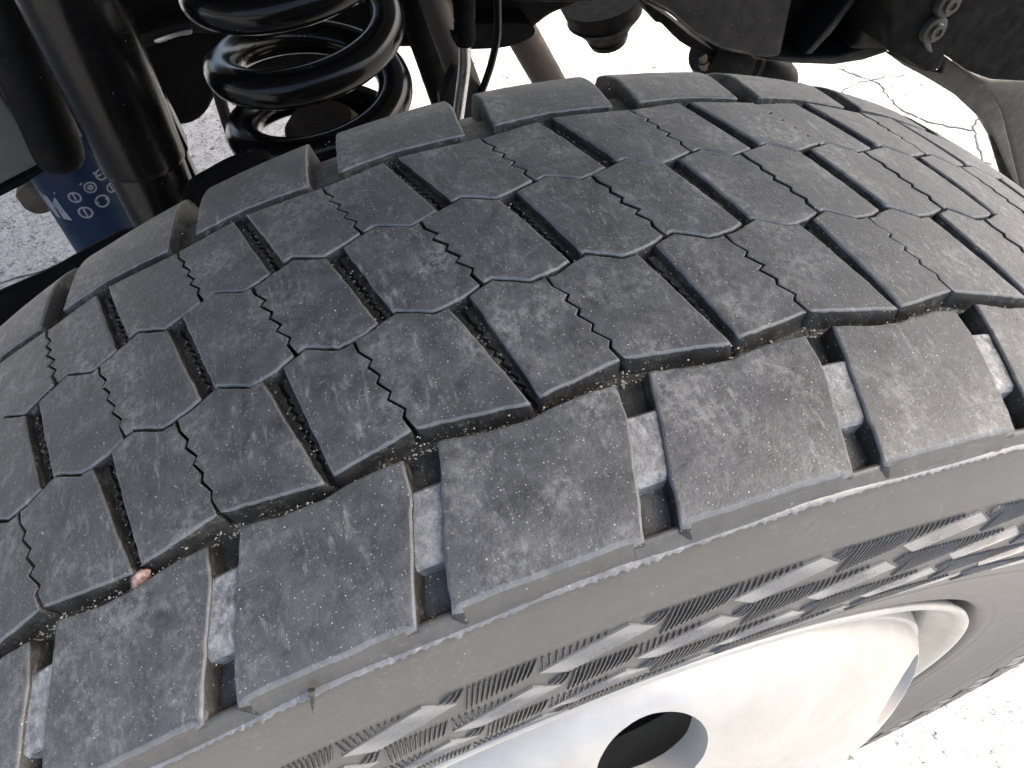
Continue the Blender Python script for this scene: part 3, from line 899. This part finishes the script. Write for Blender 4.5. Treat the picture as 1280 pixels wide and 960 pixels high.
# print on the canister: curved patches facing the camera
cd = (Vector(CAM) + Vector((0, 0, H)) - fb); cd = (cd - ax2 * cd.dot(ax2)).normalized(); sd = cd.cross(ax2)
def decal(name, loops):
    bm = bmesh.new()
    for poly in loops:
        vv = []
        for s_, h_ in poly:
            a = s_ / FR
            vv.append(bm.verts.new(fb + ax2 * h_ + (cd * math.cos(a) + sd * math.sin(a)) * (FR + 0.0004)))
        bm.faces.new(vv)
    o = bm_obj(name, bm, M_PRINT); put(o, can); return o
def ring(cx, cy, r, w, n=18):
    out = []
    for i in range(n):
        a, b = 2 * PI * i / n, 2 * PI * (i + 1) / n
        out.append([(cx + r * math.cos(a), cy + r * math.sin(a)), (cx + r * math.cos(b), cy + r * math.sin(b)), (cx + (r - w) * math.cos(b), cy + (r - w) * math.sin(b)), (cx + (r - w) * math.cos(a), cy + (r - w) * math.sin(a))])
    return out
def to_sh(px, py):
    p = at(px, py, XF + 0.03) - fb
    h = p.dot(ax2); s_ = (p - ax2 * h).dot(sd)
    return FR * math.asin(max(-0.97, min(0.97, s_ / FR))), h
def pxpoly(l): return [to_sh(a, b) for a, b in l]
decal('letter_mark', [pxpoly([(46, 247), (60, 247), (68, 258), (77, 274), (72, 273)]), pxpoly([(57, 249), (69, 246), (76, 256), (89, 272), (80, 273), (72, 262)])])
decal('stripe_mark', [pxpoly([(46, 240), (68, 238), (68, 241), (46, 243)]), pxpoly([(97, 226), (118, 214), (119, 216), (98, 228)])])
for cx_, cy_, s_, kind in ((91, 242, 7, 'r'), (111, 231, 7, 'd'), (127, 219, 7, 'x'), (104, 260, 8, 'r'), (126, 248, 8, 'x'), (140, 236, 6, 'r')):
    c_ = to_sh(cx_, cy_); s_m = s_ * 0.0009
    lp = ring(c_[0], c_[1], s_m, s_m * 0.28)
    if kind == 'd': lp += [[(c_[0] + s_m * 0.5 * math.cos(2 * PI * i / 10), c_[1] + s_m * 0.5 * math.sin(2 * PI * i / 10)) for i in range(10)]]
    if kind == 'x': lp += [[(c_[0] - s_m, c_[1] - s_m * 0.15), (c_[0] + s_m, c_[1] - s_m * 0.15), (c_[0] + s_m, c_[1] + s_m * 0.15), (c_[0] - s_m, c_[1] + s_m * 0.15)]]
    if kind == 'r': lp += [[(c_[0] - s_m * 0.12, c_[1] - s_m * 0.7), (c_[0] + s_m * 0.12, c_[1] - s_m * 0.7), (c_[0] + s_m * 0.12, c_[1] + s_m * 0.7), (c_[0] - s_m * 0.12, c_[1] + s_m * 0.7)]]
    decal('icon_mark', lp)

kn = plate('lower_arm', [(-60, 400), (0, 371), (60, 345), (112, 316), (150, 296), (190, 290), (160, 350), (40, 440), (-60, 470)], -0.20, 0.010, M_CAST, None, 0.006)
tag(kn, 'black lower arm showing as a dark wedge between tyre and ground at the left edge', 'suspension arm')
kn = plate('strut_rod', smooth_px([(232, 240), (262, 218), (300, 200), (340, 200), (330, 250), (280, 280), (232, 280)], 4), -0.34, 0.010, M_CAST, None, 0.006)
tag(kn, 'black curved rod between the shock absorber foot and the spring', 'rod')

# axle casting behind the spring, across the top
axle = empty('axle_beam', at(420, 60, -0.72), 'black cast axle beam running behind the coil spring along the top', 'axle')
plate('casting', [(60, -160), (110, 20), (150, 90), (190, 150), (214, 161), (240, 158), (258, 146), (272, 118), (330, 92), (420, 84), (497, 62), (552, 62), (575, 60), (610, 62), (645, 55), (690, 20), (722, 8), (760, -40), (760, -160)], -0.70, 0.16, M_CAST, axle, 0.012, 4)
plate('flange', smooth_px([(120, 62), (200, 36), (262, 24), (300, 30), (300, 44), (262, 42), (228, 44), (196, 56), (150, 70)], 3), -0.672, 0.028, M_ARM, axle, 0.006)
plate('shiny_edge', smooth_px([(192, 51), (205, 45), (236, 37), (239, 43), (222, 46), (200, 54)], 3), -0.664, 0.012, M_STEEL, axle, 0.002)
plate('boss', smooth_px([(545, 40), (600, 30), (660, 30), (668, 44), (640, 58), (600, 62), (560, 60)], 4), -0.66, 0.05, M_CAST, axle, 0.010)

# steering links and pipes
def link_tube(name, a, b, x, r, mat, label, cat, x2=None):
    A = at(*a, x); B = at(*b, x2 if x2 is not None else x)
    d_ = (B - A).normalized()
    o = rod(name, A - d_ * 0.06, B + d_ * 0.12, [(0, r * 0.92), (0.04, r), (0.96, r), (1, r * 0.92)], mat, None, 28)
    return tag(o, label, cat)
link_tube('steering_link', (565, 60), (598, 150), -0.60, 0.0165, M_RUST, 'brownish steel bar crossing behind the short silver pipe', 'link', -0.57)
link_tube('drop_link', (530, 55), (552, 120), -0.66, 0.0155, M_CAST, 'black flat bar just right of the coil spring', 'link')
link_tube('track_rod', (650, 38), (692, 112), -0.80, 0.0225, M_RUST, 'plain brown steel tube standing alone before the bright ground', 'rod', -0.78)
ln = empty('brake_hose', at(580, 20, -0.48), 'silver brake pipe with a dark crimped sleeve pointing down at the tyre', 'hose')
tube('pipe', [at(a, b, -0.48) for a, b in open_curve([(580, -30), (580, 30), (581, 70), (580, 90), (576, 120), (572, 150)], 6)], 0.0058, M_STEEL, ln, 16)
rod('sleeve', at(580, -20, -0.48), at(581, 55, -0.48), [(0, 0.0095), (0.55, 0.0098), (0.6, 0.0088), (0.63, 0.0098), (0.93, 0.0098), (0.95, 0.0085), (1, 0.0085)], M_CAST, ln)
plate('clip', [(566, 44), (590, 46), (592, 54), (568, 54)], -0.474, 0.012, M_CAST, ln, 0.001)
plate('bracket', [(568, 86), (584, 92), (600, 108), (606, 128), (588, 160), (574, 158), (552, 142), (550, 122)], -0.50, 0.014, M_ARM, ln, 0.002)
o = tube('sensor_wire', [at(a, b, -0.50) for a, b in open_curve([(621, -20), (622, 20), (621, 48), (614, 80), (606, 104), (598, 124)], 6)], 0.0036, M_BLACK, None, 12)
tag(o, 'thin black wire curving down just right of the silver brake pipe', 'wire')

# radius arm and its fittings at the top right
arm = empty('radius_arm', at(900, 30, -0.60), 'broad black pressed steel arm curving across the top right', 'suspension arm')
plate('web', [(560, -120), (640, 6), (722, 6), (802, 2), (840, 20), (872, 48), (905, 66), (960, 76), (1040, 82), (1075, 78), (1108, 68), (1150, 40), (1200, -20), (1200, -120)], -0.655, 0.06, M_CAST, arm, 0.010, 4)
plate('left_flange', [(600, -120), (640, -8), (722, 2), (806, 0), (842, 18), (872, 46), (905, 64), (955, 75), (978, 74), (985, 40), (996, -10), (1000, -120)], -0.60, 0.05, M_ARM, arm, 0.010, 4)
plate('lower_lip', [(930, 62), (960, 70), (1000, 72), (1048, 70), (1092, 56), (1110, 58), (1110, 66), (1080, 76), (1042, 82), (990, 80), (945, 75)], -0.605, 0.05, M_ARM, arm, 0.005)
plate('rib', [(1078, -20), (1086, -20), (1040, 42), (1015, 68), (1006, 68), (1022, 50), (1052, 14)], -0.598, 0.05, M_ARM, arm, 0.003)
plate('right_flange', [(1092, -120), (1092, -10), (1088, 20), (1074, 52), (1062, 62), (1100, 66), (1140, 50), (1190, -10), (1190, -120)], -0.605, 0.05, M_ARM, arm, 0.006)
# under-plate and hanging joint
o = plate('bracket', smooth_px([(806, 4), (838, 24), (868, 48), (898, 66), (905, 72), (882, 68), (850, 52), (828, 30), (818, 26)], 3), -0.72, 0.06, M_CAST, None, 0.004)
tag(o, 'dark edge of a bracket showing below the broad arm', 'bracket')
bj = empty('ball_joint', at(756, 10, -0.95), 'black tapered ball joint with a bolt tip hanging under the arm', 'ball joint')
A = at(752, -5, -0.95); B = at(762, 62, -0.95)
rod('housing', A, B, [(0, 0.068), (0.30, 0.060), (0.34, 0.062), (0.52, 0.046), (0.74, 0.032), (0.76, 0.034), (0.86, 0.030), (0.88, 0.0)], M_CAST, bj)
B2 = at(758, 63, -0.95)
rod('bolt', A.lerp(B, 0.84), B2, [(0, 0.016), (0.6, 0.016), (0.6, 0.011), (1, 0.010)], M_RUST, bj, 8)
bt = empty('rubber_boot', at(945, 85, -0.66), 'black rounded rubber boot poking out between the arm and the tyre', 'boot')
A = at(880, 62, -0.74); B = at(984, 112, -0.74)
rod('boot', A, B, [(0, 0.03), (0.1, 0.040), (0.32, 0.043), (0.36, 0.040), (0.40, 0.043), (0.46, 0.040), (0.50, 0.044), (0.75, 0.042), (0.90, 0.034), (0.97, 0.022), (1.0, 0.008), (1.0, 0.0)], M_RBOOT, bt)
o = rod('bolt', at(878, 70, -0.72), at(882, 84, -0.72), [(0, 0.006), (0.5, 0.006), (0.5, 0.009), (1, 0.008)], M_RUST, None, 6)
tag(o, 'tiny brown bolt end beside the black rubber boot', 'bolt')
# frame bracket with bolt at the far right
fr = empty('frame_bracket', at(1200, 40, -0.56), 'black frame bracket with a grey flanged bolt at the top right corner', 'bracket')
plate('casting', [(1110, -120), (1112, 66), (1140, 80), (1160, 92), (1176, 88), (1182, 70), (1215, 92), (1240, 101), (1280, 103), (1340, 104), (1340, -120)], -0.545, 0.12, M_CAST, fr, 0.010, 4)
c = at(1164, 35, -0.54)
for nm2, px_, py_, r_ in (('bolt_head', 1164, 35, 0.0165), ('bolt_head', 1182, 2, 0.0165)):
    c = at(px_, py_, -0.545)
    rod(nm2, c, c + Vector((0.014, 0, 0)), [(0, r_), (0.5, r_), (0.62, r_ * 0.93), (0.66, r_ * 0.62), (1.0, r_ * 0.58), (1.0, r_ * 0.3), (0.8, r_ * 0.28), (0.8, 0.0)], M_TAN, fr, 32)
plate('tab', [(1155, 52), (1164, 56), (1166, 66), (1160, 64)], -0.54, 0.008, M_TAN, fr, 0.001)
# grey curved control arm down the right edge
ca = plate('control_arm', [(1108, 66), (1120, 70), (1150, 86), (1178, 92), (1184, 72), (1215, 95), (1240, 118), (1252, 140), (1262, 180), (1275, 232), (1290, 262), (1262, 244), (1250, 205), (1240, 172), (1226, 148), (1196, 120), (1160, 98), (1130, 82)], -0.575, 0.012, M_TAN, None, 0.003)
tag(ca, 'dusty grey control arm sweeping down the right edge over the bright ground', 'suspension arm')
cb = plate('chassis_plate', [(1214, 92), (1240, 100), (1300, 100), (1300, 300), (1276, 232), (1264, 180), (1252, 138)], -0.70, 0.06, M_TAN, None, 0.006)
tag(cb, 'pale dusty plate in shade behind the grey control arm', 'plate')
cc = plate('metal_strip', [(1242, 172), (1246, 180), (1262, 215), (1276, 240), (1290, 270), (1262, 245), (1252, 208)], -0.56, 0.012, M_CAST, None, 0.002)
tag(cc, 'narrow dark strip along the lower edge of the grey control arm', 'strip')

# ------------------------------------------------------------------ unseen slab added in place of the truck body to shade the tyre
body = empty('sun_blocker', (0.0, 0.0, H + 0.6), 'unseen dark hood stands over the tyre', 'truck')
bm = bmesh.new(); bmesh.ops.create_cube(bm, size=1.0)
for v in bm.verts:
    v.co = Vector((-0.905 + v.co.x * 2.05, -0.95 + v.co.y * 3.9, H + 0.76 + v.co.z * 0.05))
bmesh.ops.bevel(bm, geom=bm.edges[:], offset=0.02, segments=3, affect='EDGES')
o = bm_obj('blocker', bm, M_BODY, None, smooth=True); put(o, body)

# ------------------------------------------------------------------ cracks in the ground
def ground_px(px, py):
    d = ROT.T @ np.array([(px - 640) / F_PX, -(py - 480) / F_PX, 1.0])
    p = CAM + d * ((-H - CAM[2]) / d[2])
    return Vector((p[0], p[1], 0))
def crack(pts, w):
    rg = random.Random(len(pts) * 7 + int(w * 1e5))
    P = [ground_px(*q) for q in pts]
    fine = []
    for a, b in zip(P[:-1], P[1:]):
        m = max(2, int((b - a).length / 0.012))
        for i in range(m):
            p = a.lerp(b, i / m); fine.append(p + Vector((rg.uniform(-1, 1), rg.uniform(-1, 1), 0)) * 0.004)
    fine.append(P[-1])
    vs_, fs = [], []
    for i, p in enumerate(fine):
        d = (fine[min(i + 1, len(fine) - 1)] - fine[max(i - 1, 0)]).normalized(); nrm = Vector((-d.y, d.x, 0))
        ww = w * rg.uniform(0.5, 1.3)
        vs_.append(p + nrm * ww + Vector((0, 0, 0.0015))); vs_.append(p - nrm * ww + Vector((0, 0, 0.0015)))
    for i in range(len(fine) - 1): fs.append((2 * i, 2 * i + 1, 2 * i + 3, 2 * i + 2))
    o = mesh_obj('crack', vs_, fs, M_CRACK, ground)
    return o
crack([(1045, 85), (1080, 97), (1097, 105), (1112, 122), (1126, 138), (1160, 153), (1195, 160), (1215, 164)], 0.0022)
crack([(1049, 125), (1055, 112), (1075, 103), (1105, 98), (1135, 94)], 0.0014)
crack([(1232, 144), (1217, 155), (1218, 170), (1224, 190), (1228, 202), (1240, 206)], 0.0022)
crack([(-40, 365), (0, 354), (50, 341), (95, 322)], 0.0018)
